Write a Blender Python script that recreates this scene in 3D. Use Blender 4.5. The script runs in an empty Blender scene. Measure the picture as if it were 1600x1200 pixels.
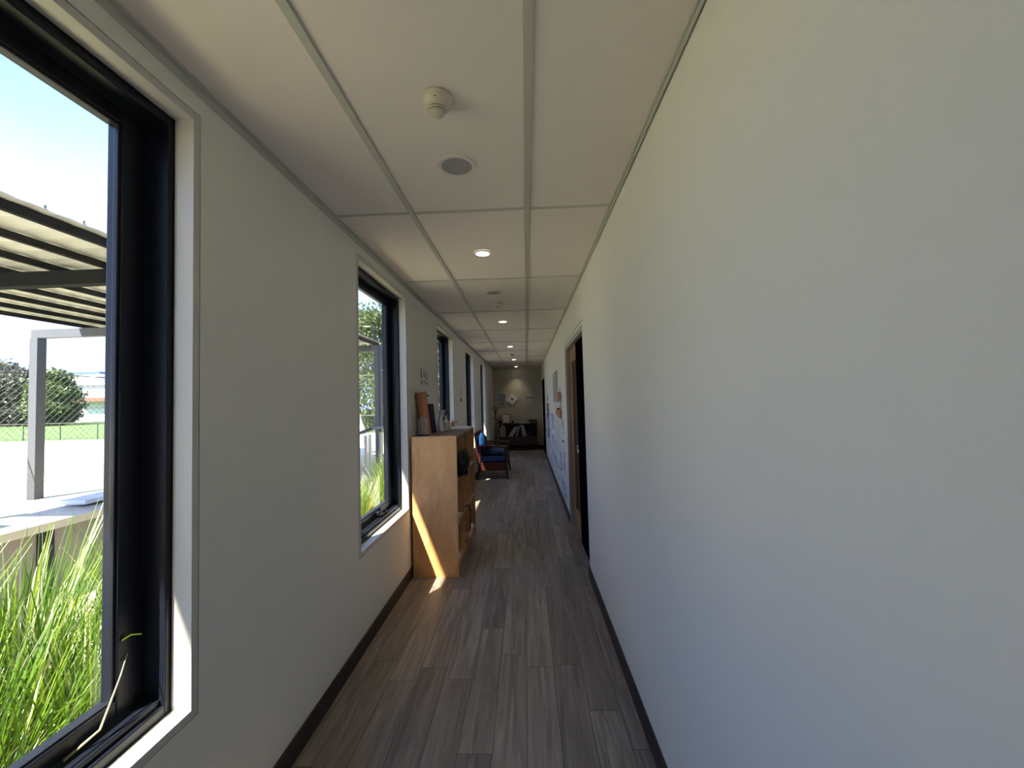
import bpy, bmesh, math, random
from mathutils import Vector, Matrix
random.seed(7)
C = bpy.context.scene.collection
scene = bpy.context.scene
PI = math.pi

# ---------------------------------------------------------------- camera, light, exposure
EYE = 1.4241
yaw, pitch, roll = -0.0331, 0.0405, -0.0269
fw = Vector((math.sin(yaw)*math.cos(pitch), math.cos(yaw)*math.cos(pitch), math.sin(pitch)))
rt = Vector((math.cos(yaw), -math.sin(yaw), 0)); up = rt.cross(fw)
rt2 = rt*math.cos(roll)+up*math.sin(roll); up2 = -rt*math.sin(roll)+up*math.cos(roll)
cam = bpy.data.cameras.new('camera'); camo = bpy.data.objects.new('camera', cam); C.objects.link(camo)
cam.sensor_width = 36; cam.lens = 640/1600*36; cam.clip_start = .02; cam.clip_end = 400
M = Matrix((rt2, up2, -fw)).transposed().to_4x4(); M.translation = (0, 0, EYE)
camo.matrix_world = M
scene.camera = camo

world = bpy.data.worlds.new('sky'); scene.world = world; world.use_nodes = True
wn = world.node_tree; bg = wn.nodes['Background']
sky = wn.nodes.new('ShaderNodeTexSky'); sky.sky_type = 'NISHITA'; sky.sun_disc = False
sky.sun_elevation = math.radians(52.8); sky.sun_rotation = math.radians(210); sky.air_density = 1.0; sky.dust_density = 0.4; sky.ozone_density = 3.0
tint = wn.nodes.new('ShaderNodeVectorMath'); tint.operation = 'MULTIPLY'; tint.inputs[1].default_value = (.82, .97, 1.22)
wn.links.new(sky.outputs[0], tint.inputs[0]); 
# bright thin haze low in the sky, broken up a little like cloud
tc_ = wn.nodes.new('ShaderNodeTexCoord'); sx_ = wn.nodes.new('ShaderNodeSeparateXYZ'); wn.links.new(tc_.outputs['Generated'], sx_.inputs[0])
cn = wn.nodes.new('ShaderNodeTexNoise'); cn.inputs['Scale'].default_value = 2.6; cn.inputs['Detail'].default_value = 5; wn.links.new(tc_.outputs['Generated'], cn.inputs[0])
ca = wn.nodes.new('ShaderNodeMath'); ca.operation = 'MULTIPLY_ADD'; ca.inputs[1].default_value = -.35; wn.links.new(cn.outputs[0], ca.inputs[0]); wn.links.new(sx_.outputs[2], ca.inputs[2])
hz_ = wn.nodes.new('ShaderNodeMapRange'); hz_.interpolation_type = 'SMOOTHSTEP'; hz_.inputs[1].default_value = .18; hz_.inputs[2].default_value = .36; hz_.inputs[3].default_value = 1; hz_.inputs[4].default_value = 0
wn.links.new(ca.outputs[0], hz_.inputs[0])
cm = wn.nodes.new('ShaderNodeMix'); cm.data_type = 'RGBA'; wn.links.new(hz_.outputs[0], cm.inputs[0]); wn.links.new(tint.outputs[0], cm.inputs[6]); cm.inputs[7].default_value = (1.75, 2.3, 4.1, 1)
wn.links.new(cm.outputs[2], bg.inputs[0]); bg.inputs[1].default_value = 0.42
sd = Vector((1, 1.66, -2.68)).normalized()
sun = bpy.data.lights.new('sun', 'SUN'); sun.energy = 23; sun.angle = math.radians(0.6); sun.color = (1, .90, .74)
so = bpy.data.objects.new('sun', sun); C.objects.link(so); so.rotation_euler = sd.to_track_quat('-Z', 'Y').to_euler(); so.location = (-8, -8, 12)
vs = scene.view_settings
vs.view_transform = 'Standard'; vs.look = 'None'; vs.gamma = 1; vs.exposure = 1.18; vs.use_curve_mapping = False
scene.cycles.diffuse_bounces = 8; scene.cycles.max_bounces = 14; scene.cycles.transparent_max_bounces = 24
scene.cycles.sample_clamp_indirect = 8
scene.cycles.use_denoising = True

# ---------------------------------------------------------------- materials
def mat(name, col, rough=.6, metal=0, noise=0, nscale=8, bump=0, bscale=60, emit=None, estr=0, stretch=None, spec=.5, trans=0):
    m = bpy.data.materials.new(name); m.use_nodes = True
    nt = m.node_tree; b = nt.nodes['Principled BSDF']
    b.inputs['Base Color'].default_value = (*col, 1); b.inputs['Roughness'].default_value = rough
    b.inputs['Metallic'].default_value = metal; b.inputs['Specular IOR Level'].default_value = spec
    tc = nt.nodes.new('ShaderNodeTexCoord'); mp = nt.nodes.new('ShaderNodeMapping')
    nt.links.new(tc.outputs['Object'], mp.inputs[0])
    if stretch: mp.inputs['Scale'].default_value = stretch
    if noise:
        n = nt.nodes.new('ShaderNodeTexNoise'); n.inputs['Scale'].default_value = nscale; n.inputs['Detail'].default_value = 5
        nt.links.new(mp.outputs[0], n.inputs[0])
        r = nt.nodes.new('ShaderNodeMapRange'); r.inputs[3].default_value = 1-noise; r.inputs[4].default_value = 1+noise
        nt.links.new(n.outputs[0], r.inputs[0])
        h = nt.nodes.new('ShaderNodeVectorMath'); h.operation = 'SCALE'; h.inputs[0].default_value = col
        nt.links.new(r.outputs[0], h.inputs['Scale']); nt.links.new(h.outputs[0], b.inputs['Base Color'])
    if bump:
        n2 = nt.nodes.new('ShaderNodeTexNoise'); n2.inputs['Scale'].default_value = bscale; n2.inputs['Detail'].default_value = 3
        nt.links.new(mp.outputs[0], n2.inputs[0])
        bp = nt.nodes.new('ShaderNodeBump'); bp.inputs['Strength'].default_value = bump; bp.inputs['Distance'].default_value = .01
        nt.links.new(n2.outputs[0], bp.inputs['Height']); nt.links.new(bp.outputs[0], b.inputs['Normal'])
    if emit:
        b.inputs['Emission Color'].default_value = (*emit, 1); b.inputs['Emission Strength'].default_value = estr
    if trans:
        t = nt.nodes.new('ShaderNodeBsdfTranslucent'); t.inputs[0].default_value = (*[min(1, c*1.3) for c in col], 1)
        mx = nt.nodes.new('ShaderNodeMixShader'); mx.inputs[0].default_value = trans
        nt.links.new(b.outputs[0], mx.inputs[1]); nt.links.new(t.outputs[0], mx.inputs[2])
        nt.links.new(mx.outputs[0], nt.nodes['Material Output'].inputs[0])
    return m

def glass_mat(name, tint):
    m = bpy.data.materials.new(name); m.use_nodes = True; nt = m.node_tree
    for n in list(nt.nodes): nt.nodes.remove(n)
    o = nt.nodes.new('ShaderNodeOutputMaterial'); t = nt.nodes.new('ShaderNodeBsdfTransparent'); t.inputs[0].default_value = (*tint, 1)
    g = nt.nodes.new('ShaderNodeBsdfGlossy'); g.inputs['Roughness'].default_value = .0
    lw_ = nt.nodes.new('ShaderNodeLayerWeight'); lw_.inputs[0].default_value = .5
    pw = nt.nodes.new('ShaderNodeMath'); pw.operation = 'POWER'; pw.inputs[1].default_value = 5; nt.links.new(lw_.outputs['Facing'], pw.inputs[0])
    f = nt.nodes.new('ShaderNodeMapRange'); f.inputs[3].default_value = .04; f.inputs[4].default_value = .9; nt.links.new(pw.outputs[0], f.inputs[0])
    mx = nt.nodes.new('ShaderNodeMixShader')
    nt.links.new(f.outputs[0], mx.inputs[0]); nt.links.new(t.outputs[0], mx.inputs[1]); nt.links.new(g.outputs[0], mx.inputs[2])
    nt.links.new(mx.outputs[0], o.inputs[0]); return m

def plank_mat():
    m = bpy.data.materials.new('vinyl_planks'); m.use_nodes = True; nt = m.node_tree; b = nt.nodes['Principled BSDF']
    N = nt.nodes.new; Lk = nt.links.new
    def math_(op, a=None, bb=None, c=None):
        n = N('ShaderNodeMath'); n.operation = op
        for i, v in enumerate((a, bb, c)):
            if v is None: continue
            if isinstance(v, (int, float)): n.inputs[i].default_value = v
            else: Lk(v, n.inputs[i])
        return n.outputs[0]
    tc = N('ShaderNodeTexCoord'); sp = N('ShaderNodeSeparateXYZ'); Lk(tc.outputs['Object'], sp.inputs[0])
    u = math_('DIVIDE', math_('ADD', sp.outputs[0], 5.005), .142); row = math_('FLOOR', u); fu = math_('FRACT', u)
    wn_ = N('ShaderNodeTexWhiteNoise'); wn_.noise_dimensions = '1D'; Lk(row, wn_.inputs['W'])
    v = math_('ADD', math_('DIVIDE', sp.outputs[1], .914), wn_.outputs['Value']); pl = math_('FLOOR', v); fv = math_('FRACT', v)
    cb = N('ShaderNodeCombineXYZ'); Lk(row, cb.inputs[0]); Lk(pl, cb.inputs[1])
    w2 = N('ShaderNodeTexWhiteNoise'); w2.noise_dimensions = '3D'; Lk(cb.outputs[0], w2.inputs['Vector'])
    # grain
    off = N('ShaderNodeVectorMath'); off.operation = 'SCALE'; Lk(w2.outputs['Color'], off.inputs[0]); off.inputs['Scale'].default_value = 30
    ad = N('ShaderNodeVectorMath'); Lk(tc.outputs['Object'], ad.inputs[0]); Lk(off.outputs[0], ad.inputs[1])
    mp = N('ShaderNodeMapping'); mp.inputs['Scale'].default_value = (22, 1.3, 1); Lk(ad.outputs[0], mp.inputs[0])
    n1 = N('ShaderNodeTexNoise'); n1.inputs['Scale'].default_value = 1.0; n1.inputs['Detail'].default_value = 8; n1.inputs['Roughness'].default_value = .65; n1.inputs['Distortion'].default_value = 1.2
    Lk(mp.outputs[0], n1.inputs[0])
    mp2 = N('ShaderNodeMapping'); mp2.inputs['Scale'].default_value = (150, 5, 1); Lk(ad.outputs[0], mp2.inputs[0])
    n2 = N('ShaderNodeTexNoise'); n2.inputs['Scale'].default_value = 1.0; n2.inputs['Detail'].default_value = 4; Lk(mp2.outputs[0], n2.inputs[0])
    r = N('ShaderNodeValToRGB'); r.color_ramp.elements[0].position = .3; r.color_ramp.elements[0].color = (.108, .090, .079, 1)
    r.color_ramp.elements[1].position = .72; r.color_ramp.elements[1].color = (.33, .28, .245, 1); Lk(n1.outputs[0], r.inputs[0])
    gr = N('ShaderNodeMapRange'); gr.inputs[3].default_value = .8; gr.inputs[4].default_value = 1.2; Lk(n2.outputs[0], gr.inputs[0])
    tone = N('ShaderNodeMapRange'); tone.inputs[3].default_value = .78; tone.inputs[4].default_value = 1.22; Lk(w2.outputs['Value'], tone.inputs[0])
    gap = math_('MINIMUM', math_('MULTIPLY', math_('GREATER_THAN', fu, .014), math_('LESS_THAN', fu, .986)),
                math_('MULTIPLY', math_('GREATER_THAN', fv, .0022), math_('LESS_THAN', fv, .9978)))
    gp = N('ShaderNodeMapRange'); gp.inputs[3].default_value = .45; gp.inputs[4].default_value = 1; Lk(gap, gp.inputs[0])
    s = math_('MULTIPLY', math_('MULTIPLY', gr.outputs[0], tone.outputs[0]), gp.outputs[0])
    vm = N('ShaderNodeVectorMath'); vm.operation = 'SCALE'; Lk(r.outputs[0], vm.inputs[0]); Lk(s, vm.inputs['Scale'])
    Lk(vm.outputs[0], b.inputs['Base Color'])
    rr = N('ShaderNodeMapRange'); rr.inputs[3].default_value = .36; rr.inputs[4].default_value = .5; Lk(n1.outputs[0], rr.inputs[0]); Lk(rr.outputs[0], b.inputs['Roughness'])
    bp = N('ShaderNodeBump'); bp.inputs['Strength'].default_value = .15; bp.inputs['Distance'].default_value = .003; Lk(s, bp.inputs['Height']); Lk(bp.outputs[0], b.inputs['Normal'])
    return m

def wood(name, a, bcol, rough=.45, sc=(3, 3, .5), pos=(.35, .7)):
    m = bpy.data.materials.new(name); m.use_nodes = True; nt = m.node_tree; b = nt.nodes['Principled BSDF']
    tc = nt.nodes.new('ShaderNodeTexCoord'); mp = nt.nodes.new('ShaderNodeMapping'); mp.inputs['Scale'].default_value = sc
    nt.links.new(tc.outputs['Object'], mp.inputs[0])
    n = nt.nodes.new('ShaderNodeTexNoise'); n.inputs['Scale'].default_value = 3; n.inputs['Detail'].default_value = 9; n.inputs['Distortion'].default_value = 1.5
    n.inputs['Roughness'].default_value = .62
    nt.links.new(mp.outputs[0], n.inputs[0]); r = nt.nodes.new('ShaderNodeValToRGB')
    r.color_ramp.elements[0].position = pos[0]; r.color_ramp.elements[0].color = (*a, 1)
    r.color_ramp.elements[1].position = pos[1]; r.color_ramp.elements[1].color = (*bcol, 1)
    nt.links.new(n.outputs[0], r.inputs[0]); nt.links.new(r.outputs[0], b.inputs['Base Color']); b.inputs['Roughness'].default_value = rough
    return m

PAINT = mat('wall_paint', (.75, .742, .695), .55, bump=.04, bscale=220)
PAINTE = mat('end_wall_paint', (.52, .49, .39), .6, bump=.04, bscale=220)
TILE = mat('ceiling_tile', (.80, .745, .71), .85, noise=.015, nscale=3, bump=.05, bscale=150)
RAIL = mat('ceiling_rail', (.50, .51, .46), .5)
REVEAL = mat('reveal_paint', (.56, .55, .53), .4)
SKIRT = mat('skirting', (.022, .018, .018), .5)
PLANK = plank_mat()
BLACK = mat('black_aluminium', (.006, .008, .016), .35, 0, spec=.32)
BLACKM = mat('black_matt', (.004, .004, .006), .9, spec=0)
RUB = mat('glazing_bead', (.012, .013, .02), .3, spec=.3)
GLASS = glass_mat('window_glass', (.85, .87, .85))
PLY = wood('plywood', (.50, .235, .09), (.70, .40, .175), .5, (2.5, 2.5, .7), (.3, .7))
PLYE = wood('plywood_edge', (.48, .30, .15), (.62, .42, .24), .6, (4, 4, 4))
CREAM = mat('cream_plastic', (.62, .56, .46), .4)
DARK = mat('dark_slot', (.03, .028, .025), .7)
GRILLE = mat('speaker_grille', (.33, .33, .34), .6)
WHITEP = mat('white_plastic', (.72, .70, .66), .4)
LAMP = mat('lamp_diffuser', (.9, .9, .9), .4, emit=(1, .93, .84), estr=4)
KRAFT = mat('kraft_card', (.42, .19, .10), .7, noise=.08, nscale=15)
PAPER = mat('white_paper', (.78, .78, .80), .8)
PAPERL = mat('pale_blue_paper', (.52, .58, .80), .8)
INK = mat('blue_black_ink', (.05, .06, .13), .7)
INKG = mat('grey_ink', (.20, .21, .25), .7)
INKL = mat('light_ink', (.35, .40, .62), .7)
LILAC = mat('lilac_sheet', (.72, .75, 1.0), .6)
NAVY = mat('navy_fabric', (.008, .012, .045), .85)
BLUEF = mat('blue_fabric', (.012, .035, .12), .85, noise=.15, nscale=30)
BLUEB = mat('bright_blue_plastic', (.08, .36, .78), .35)
REDW = wood('dark_red_wood', (.030, .006, .004), (.07, .014, .008), .35, (2, 2, 8))
DKW = wood('dark_brown_wood', (.045, .025, .015), (.09, .05, .03), .5, (3, .6, 3))
DOORW = wood('door_timber', (.30, .15, .06), (.48, .27, .12), .45, (5, 5, .6))
JAMBW = mat('door_jamb', (.40, .38, .35), .5)
ORANGE = mat('terracotta_card', (.52, .22, .11), .7)
LEAFD = mat('house_leaf', (.015, .035, .012), .5)
POTD = mat('dark_pot', (.03, .03, .03), .5)
BROWNB = mat('brown_card_box', (.17, .085, .05), .7)
GREYM = mat('grey_metal_frame', (.42, .43, .42), .4, .3)
BINDER = mat('grey_white_binder', (.72, .73, .78), .6)
BLKBAG = mat('black_bag_fabric', (.012, .012, .014), .8)
CLEARG = glass_mat('clear_glass', (.86, .86, .82))

# ---------------------------------------------------------------- mesh helpers
class MB:
    def __init__(s): s.bm = bmesh.new()
    def box(s, x0, x1, y0, y1, z0, z1, rot=None, piv=None):
        vs_ = [s.bm.verts.new((x, y, z)) for x in (x0, x1) for y in (y0, y1) for z in (z0, z1)]
        for f in ((0, 1, 3, 2), (4, 6, 7, 5), (0, 4, 5, 1), (2, 3, 7, 6), (0, 2, 6, 4), (1, 5, 7, 3)): s.bm.faces.new([vs_[i] for i in f])
        if rot is not None: bmesh.ops.rotate(s.bm, verts=vs_, cent=Vector(piv or ((x0+x1)/2, (y0+y1)/2, (z0+z1)/2)), matrix=rot)
        return s
    def tube(s, pts, r, n=8, r2=None, caps=True):
        pts = [Vector(p) for p in pts]; rings = []
        for i, p in enumerate(pts):
            d = (pts[min(i+1, len(pts)-1)]-pts[max(i-1, 0)]).normalized()
            a = d.cross(Vector((0, 0, 1)));  a = d.cross(Vector((1, 0, 0))) if a.length < 1e-3 else a
            a.normalize(); b = d.cross(a)
            rr = r if r2 is None else r+(r2-r)*i/(len(pts)-1)
            rings.append([s.bm.verts.new(p+a*math.cos(2*PI*k/n)*rr+b*math.sin(2*PI*k/n)*rr) for k in range(n)])
        for i in range(len(rings)-1):
            for k in range(n): s.bm.faces.new((rings[i][k], rings[i][(k+1) % n], rings[i+1][(k+1) % n], rings[i+1][k]))
        if caps:
            s.bm.faces.new(rings[0][::-1]); s.bm.faces.new(rings[-1])
        return s
    def lathe(s, prof, c=(0, 0, 0), n=32, axis='z'):
        rings = []
        for (r, z) in prof:
            if r < 1e-6: rings.append([s.bm.verts.new((c[0], c[1], c[2]+z))])
            else: rings.append([s.bm.verts.new((c[0]+r*math.cos(2*PI*k/n), c[1]+r*math.sin(2*PI*k/n), c[2]+z)) for k in range(n)])
        for a, b in zip(rings, rings[1:]):
            for k in range(n):
                f = [a[k % len(a)], a[(k+1) % len(a)], b[(k+1) % len(b)], b[k % len(b)]]
                f = list(dict.fromkeys(f))
                if len(f) > 2: s.bm.faces.new(f)
        return s
    def ring(s, ax, x0, x1, y0, y1, z0, z1, w, wz=None):
        "rectangular ring in the YZ plane (ax=0) or XZ plane (ax=1); x0..x1 is its depth"
        wz = wz or w
        B = (lambda a, b, c, d: s.box(x0, x1, a, b, c, d)) if ax == 0 else (lambda a, b, c, d: s.box(a, b, x0, x1, c, d))
        B(y0, y0+w, z0, z1); B(y1-w, y1, z0, z1); B(y0+w, y1-w, z0, z0+wz); B(y0+w, y1-w, z1-wz, z1)
        return s
    def quad(s, *p): s.bm.faces.new([s.bm.verts.new(q) for q in p]); return s
    def build(s, name, m, parent=None, bevel=0, smooth=False, seg=2):
        me = bpy.data.meshes.new(name); bmesh.ops.recalc_face_normals(s.bm, faces=s.bm.faces)
        s.bm.to_mesh(me); s.bm.free(); me.materials.append(m)
        o = bpy.data.objects.new(name, me); C.objects.link(o)
        if smooth:
            for p in me.polygons: p.use_smooth = True
            try: me.set_sharp_from_angle(angle=math.radians(40))
            except Exception: pass
        if bevel:
            b = o.modifiers.new('bevel', 'BEVEL'); b.width = bevel; b.segments = seg; b.limit_method = 'ANGLE'
        if parent is not None:
            o.parent = parent; o.matrix_parent_inverse = Matrix.Translation(-parent.location) if parent.type == 'EMPTY' else Matrix()
        return o

def tag(o, label, cat, group=None, kind=None):
    o['label'] = label; o['category'] = cat
    if group: o['group'] = group
    if kind: o['kind'] = kind
    return o
def thing(name, label, cat, loc, group=None):
    o = bpy.data.objects.new(name, None); C.objects.link(o); o.location = loc; o.empty_display_size = .1
    return tag(o, label, cat, group)
def struct(o, label=None):
    o['kind'] = 'structure'
    if label: o['label'] = label
    return o
def copy_thing(o, loc, label, group=None):
    "copy of a thing and its parts; mesh vertices of the parts are relative to the root"
    r = o.copy(); C.objects.link(r); r.location = loc; r['label'] = label
    if group: r['group'] = group
    def rec(a, b):
        for ch in list(a.children):
            c = ch.copy(); C.objects.link(c); c.parent = b; rec(ch, c)
    for ch in [c for c in o.children]:
        c = ch.copy(); C.objects.link(c); c.parent = r
        for g in ch.children:
            d = g.copy(); C.objects.link(d); d.parent = c
    return r

# ---------------------------------------------------------------- room
XL, XR, ZC, YE, YB = -.978, .4735, 2.411, 12.198, -3.2
XO = -1.165                                   # outer face of the window wall
ZB, ZT = .539, 2.3246
GZ = -.03                                    # ground outside
WY = [(-4.154+2.168*k+2.168-.0, 0) for k in range(0)]
wins = [(2.3495+(k-2)*2.168, 2.3495+(k-2)*2.168+1.016) for k in range(0, 6)]   # window_0 .. window_5

b = MB()
ys = [YB] + [v for w in wins for v in w] + [YE+.1]
for i in range(0, len(ys), 2): b.box(XO, XL, ys[i], ys[i+1], GZ, 2.9)
for (a, c) in wins:
    b.box(XO, XL, a, c, GZ, ZB); b.box(XO, XL, a, c, ZT, 2.9)
struct(b.build('wall_left', PAINT), 'pale painted wall with a row of tall black-framed windows')

D1 = (3.35, 4.79, 2.035); D2 = (10.3, 11.72, 1.97)
b = MB()
b.box(XR, XR+.16, YB, D1[0], 0, 2.55).box(XR, XR+.16, D1[1], D2[0], 0, 2.55).box(XR, XR+.16, D2[1], YE+.1, 0, 2.55)
b.box(XR, XR+.16, D1[0], D1[1], D1[2], 2.55).box(XR, XR+.16, D2[0], D2[1], D2[2], 2.55)
struct(b.build('wall_right', PAINT), 'long bare pale wall with doors and pinned papers further down')
struct(MB().box(XL, XR, YE, YE+.12, 0, 2.55).build('wall_back', PAINTE), 'end wall of the corridor')
struct(MB().box(XO, XR+.16, YB-.12, YB, 0, 2.55).build('wall_front', PAINT))
struct(MB().box(XL, XR+.16, YB, YE, -.06, 0).build('floor', PLANK), 'grey brown wood-look plank floor')
# black sheets stand in for the darkness of the rooms behind the doors
struct(MB().box(XR+.16, XR+.17, 3.0, 5.2, 0, 2.55).build('dark_room_sheet', BLACKM))
struct(MB().box(XR+.16, XR+.17, 10.0, 12.0, 0, 2.55).build('dark_end_room_sheet', BLACKM))

# ceiling tiles + grid
XCR = .033; TL = 1.1953; Y0 = 2.0779
b = MB(); rows = [Y0+TL*k for k in range(-5, 9)]
edges = [YB]+[r for r in rows if YB < r < YE-.1]+[YE]
cols = [XL, XCR-.6, XCR, XR]
for i in range(3):
    for j in range(len(edges)-1): b.box(cols[i]+.006, cols[i+1]-.006, edges[j]+.006, edges[j+1]-.006, ZC+.004, ZC+.018)
b.box(XL, XR, YB, YE, ZC+.019, ZC+.05)
struct(b.build('ceiling', TILE), 'suspended ceiling of smooth off-white tiles')
struct(MB().box(XCR-.013, XCR+.013, YB, YE, ZC-.004, ZC+.01).build('trim_1', RAIL), 'long ceiling rail right of centre')
struct(MB().box(XCR-.613, XCR-.587, YB, YE, ZC-.004, ZC+.01).build('trim_2', RAIL), 'long ceiling rail left of centre')
b = MB()
for r in edges[1:-1]:
    for i in range(3): b.box(cols[i]+.013, cols[i+1]-.013, r-.007, r+.007, ZC-.002, ZC+.01)
struct(b.build('trim_3', RAIL), 'cross rails of the ceiling grid')
b = MB().box(XL, XL+.018, YB, YE, ZC-.004, ZC+.01).box(XL, XL+.004, YB, YE, ZC-.03, ZC-.004)
struct(b.build('trim_4', RAIL), 'ceiling edge angle on the window side')
b = MB().box(XR-.018, XR, YB, YE, ZC-.004, ZC+.01).box(XR-.010, XR-.005, YB, YE, ZC-.016, ZC-.004)
struct(b.build('trim_5', RAIL), 'ceiling edge angle on the right wall')
# baseboards
struct(MB().box(XL, XL+.012, YB, YE, 0, .087).build('baseboard_left', SKIRT, bevel=.002))
b = MB()
for (a, c) in ((YB, D1[0]), (D1[1]+.03, D2[0]), (D2[1], YE)): b.box(XR-.012, XR, a, c, 0, .087)
struct(b.build('baseboard_right', SKIRT, bevel=.002))
struct(MB().box(XL+.012, XR-.012, YE-.012, YE, 0, .087).build('baseboard_back', SKIRT))

# ---------------------------------------------------------------- windows
wlab = {1: 'nearest tall window, cut by the left edge of the picture', 2: 'tall window just before the plywood shelf', 3: 'tall window behind the plywood shelf',
        4: 'narrow looking window beyond the shelf, above the lounge chair', 5: 'furthest window near the end wall', 0: 'unseen window behind the viewer, added for its light'}  # the unseen window behind the viewer is added to let in daylight
for k, (a, c) in enumerate(wins):
    root = bpy.data.objects.new('window_%d' % k, None); C.objects.link(root); root.location = (XL, a, ZB); root['kind'] = 'structure'; root['label'] = wlab[k]
    g = .004
    MB().ring(0, -1.036, XL+.001, a+g, c-g, ZB+g, ZT-g, .024).build('reveal_lining', REVEAL, root, bevel=.0015)
    MB().ring(0, XL-.014, XL-.009, a-.001, c+.001, ZB-.001, ZT+.001, .006).build('shadow_gap', DARK, root)
    # outer frame: deep ring with a stepped sill
    f = MB().ring(0, -1.15, -1.038, a+.012, c-.012, ZB+.012, ZT-.012, .034, .044)
    f.box(-1.15, -1.052, a+.04, c-.04, ZB+.055, ZB+.072)
    f.ring(0, -1.163, -1.15, a+.002, c-.002, ZB+.002, ZT-.002, .03)
    f.build('frame', BLACK, root, bevel=.003)
    MB().box(-1.066, -1.062, a+.05, c-.05, ZB+.0715, ZB+.0735).build('drain_slot', BLACKM, root)
    s = MB().ring(0, -1.145, -1.10, a+.051, c-.051, ZB+.080, ZT-.060, .072, .042)
    s = s.build('sash', BLACK, root, bevel=.003)
    MB().ring(0, -1.120, -1.106, a+.121, c-.121, ZB+.119, ZT-.100, .009).build('glazing_bead', RUB, root, bevel=.002)
    MB().box(-1.126, -1.121, a+.121, c-.121, ZB+.119, ZT-.100).build('pane', GLASS, root)
    # winder
    hy = a+.66; hz = ZB+.072
    h = MB().box(-1.105, -1.068, hy-.07, hy+.07, hz, hz+.016)
    h.lathe([(0, .03), (.018, .028), (.022, .014), (.022, 0), (0, 0)], (-1.085, hy+.03, hz+.012), 16)
    h.tube([(-1.085, hy+.03, hz+.035), (-1.075, hy+.02, hz+.042), (-1.075, hy-.03, hz+.040), (-1.08, hy-.075, hz+.034)], .009, 8, .007)
    h.lathe([(0, .026), (.011, .022), (.013, .010), (.010, 0), (0, 0)], (-1.08, hy-.078, hz+.022), 12)
    h.build('winder_handle', BLACK, root, bevel=.003, smooth=True)

# ---------------------------------------------------------------- doors
d1 = bpy.data.objects.new('door_1', None); C.objects.link(d1); d1.location = (XR, D1[0], 0); d1['kind'] = 'structure'; d1['label'] = 'timber framed glazed door with a black leaf beside it'
b = MB().box(XR-.002, XR+.034, D1[1]-.026, D1[1]+.002, 0, D1[2]).box(XR-.002, XR+.10, D1[0], D1[1]-.026, D1[2]-.05, D1[2]).box(XR+.034, XR+.10, D1[1]-.02, D1[1], 0, D1[2])
b.build('door_frame', JAMBW, d1, bevel=.002)
MB().box(XR-.004, XR+.002, D1[0]-.03, D1[1]+.03, D1[2]+.028, D1[2]+.034).box(XR-.003, XR+.002, D1[1]+.024, D1[1]+.03, .087, D1[2]+.03).build('edge_bead', GREYM, d1)
LX0, LX1 = XR+.046, XR+.086
lf = MB(); ly0, ly1 = 4.14, 4.762
lf.box(LX0, LX1, ly0, ly0+.03, .01, 1.98).box(LX0, LX1, ly1-.12, ly1, .01, 1.98).box(LX0, LX1, ly0+.03, ly1-.12, .01, .20).box(LX0, LX1, ly0+.03, ly1-.12, 1.84, 1.98)
leaf = lf.build('timber_leaf', DOORW, d1, bevel=.002)
MB().box(LX0+.015, LX0+.021, ly0+.028, ly1-.118, .195, 1.845).build('glass', glass_mat('door_glass', (.55, .45, .38)), leaf)
MB().box(LX0+.010, LX0+.0145, 4.30, 4.40, .86, .93).build('sticker', PAPER, leaf)
bl = MB().box(LX0-.008, LX1, D1[0]+.002, 4.14, .008, 1.985).build('black_leaf', BLACKM, d1, bevel=.002)
MB().box(LX0-.018, LX0-.008, D1[0]+.02, 4.12, 
    .925, .95).build('push_rail', BLACKM, bl, bevel=.003)
d2 = bpy.data.objects.new('door_2', None); C.objects.link(d2); d2.location = (XR, D2[0], 0); d2['kind'] = 'structure'; d2['label'] = 'dark door in the right wall near the end'
MB().ring(0, XR-.002, XR+.09, D2[0], D2[1], 0, D2[2], .03, .03).build('door_frame', BLACKM, d2)
dl = MB().box(XR+.03, XR+.07, D2[0]+.03, D2[1]-.03, .03, D2[2]-.03).build('door_leaf', BLACKM, d2)
MB().tube([(XR+.03, D2[0]+.09, 1.0), (XR-.0, D2[0]+.09, 1.0), (XR-.0, D2[0]+.2, 1.0)], .009).build('door_handle', GREYM, dl)

# ---------------------------------------------------------------- ceiling fittings
LXC = -.262
def downlight(y, label):
    t = thing('downlight', label, 'ceiling light', (LXC, y, ZC), 'round recessed downlights along the ceiling')
    MB().lathe([(.046, .012), (.046, -.004), (.056, -.004), (.058, .001), (.058, .003)], (LXC, y, ZC), 40).build('trim_ring', WHITEP, t, smooth=True)
    MB().lathe([(0, -.0005), (.0465, -.0005), (.0465, .004), (0, .004)], (LXC, y, ZC), 40).build('diffuser', LAMP, t)
    l = bpy.data.lights.new('downlight_beam', 'SPOT'); l.energy = LPW; l.color = (1, .86, .66); l.spot_size = math.radians(88); l.spot_blend = .9; l.shadow_soft_size = .04
    lo = bpy.data.objects.new('beam', l); C.objects.link(lo); lo.parent = t; lo.location = (0, 0, -.012)
    return t
LPW = 6
for y, lb in ((2.691, 'nearest and largest glowing round downlight in the ceiling'), (5.075, 'second nearest glowing downlight, just past a smoke detector'),
              (7.455, 'third glowing downlight along the corridor ceiling'), (9.85, 'fourth glowing downlight, second last before the end wall'),
              (11.93, 'last small downlight right against the end wall'), (.30, 'downlight overhead, just out of the top of the picture')):
    if y > 1: downlight(y, lb)

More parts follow.
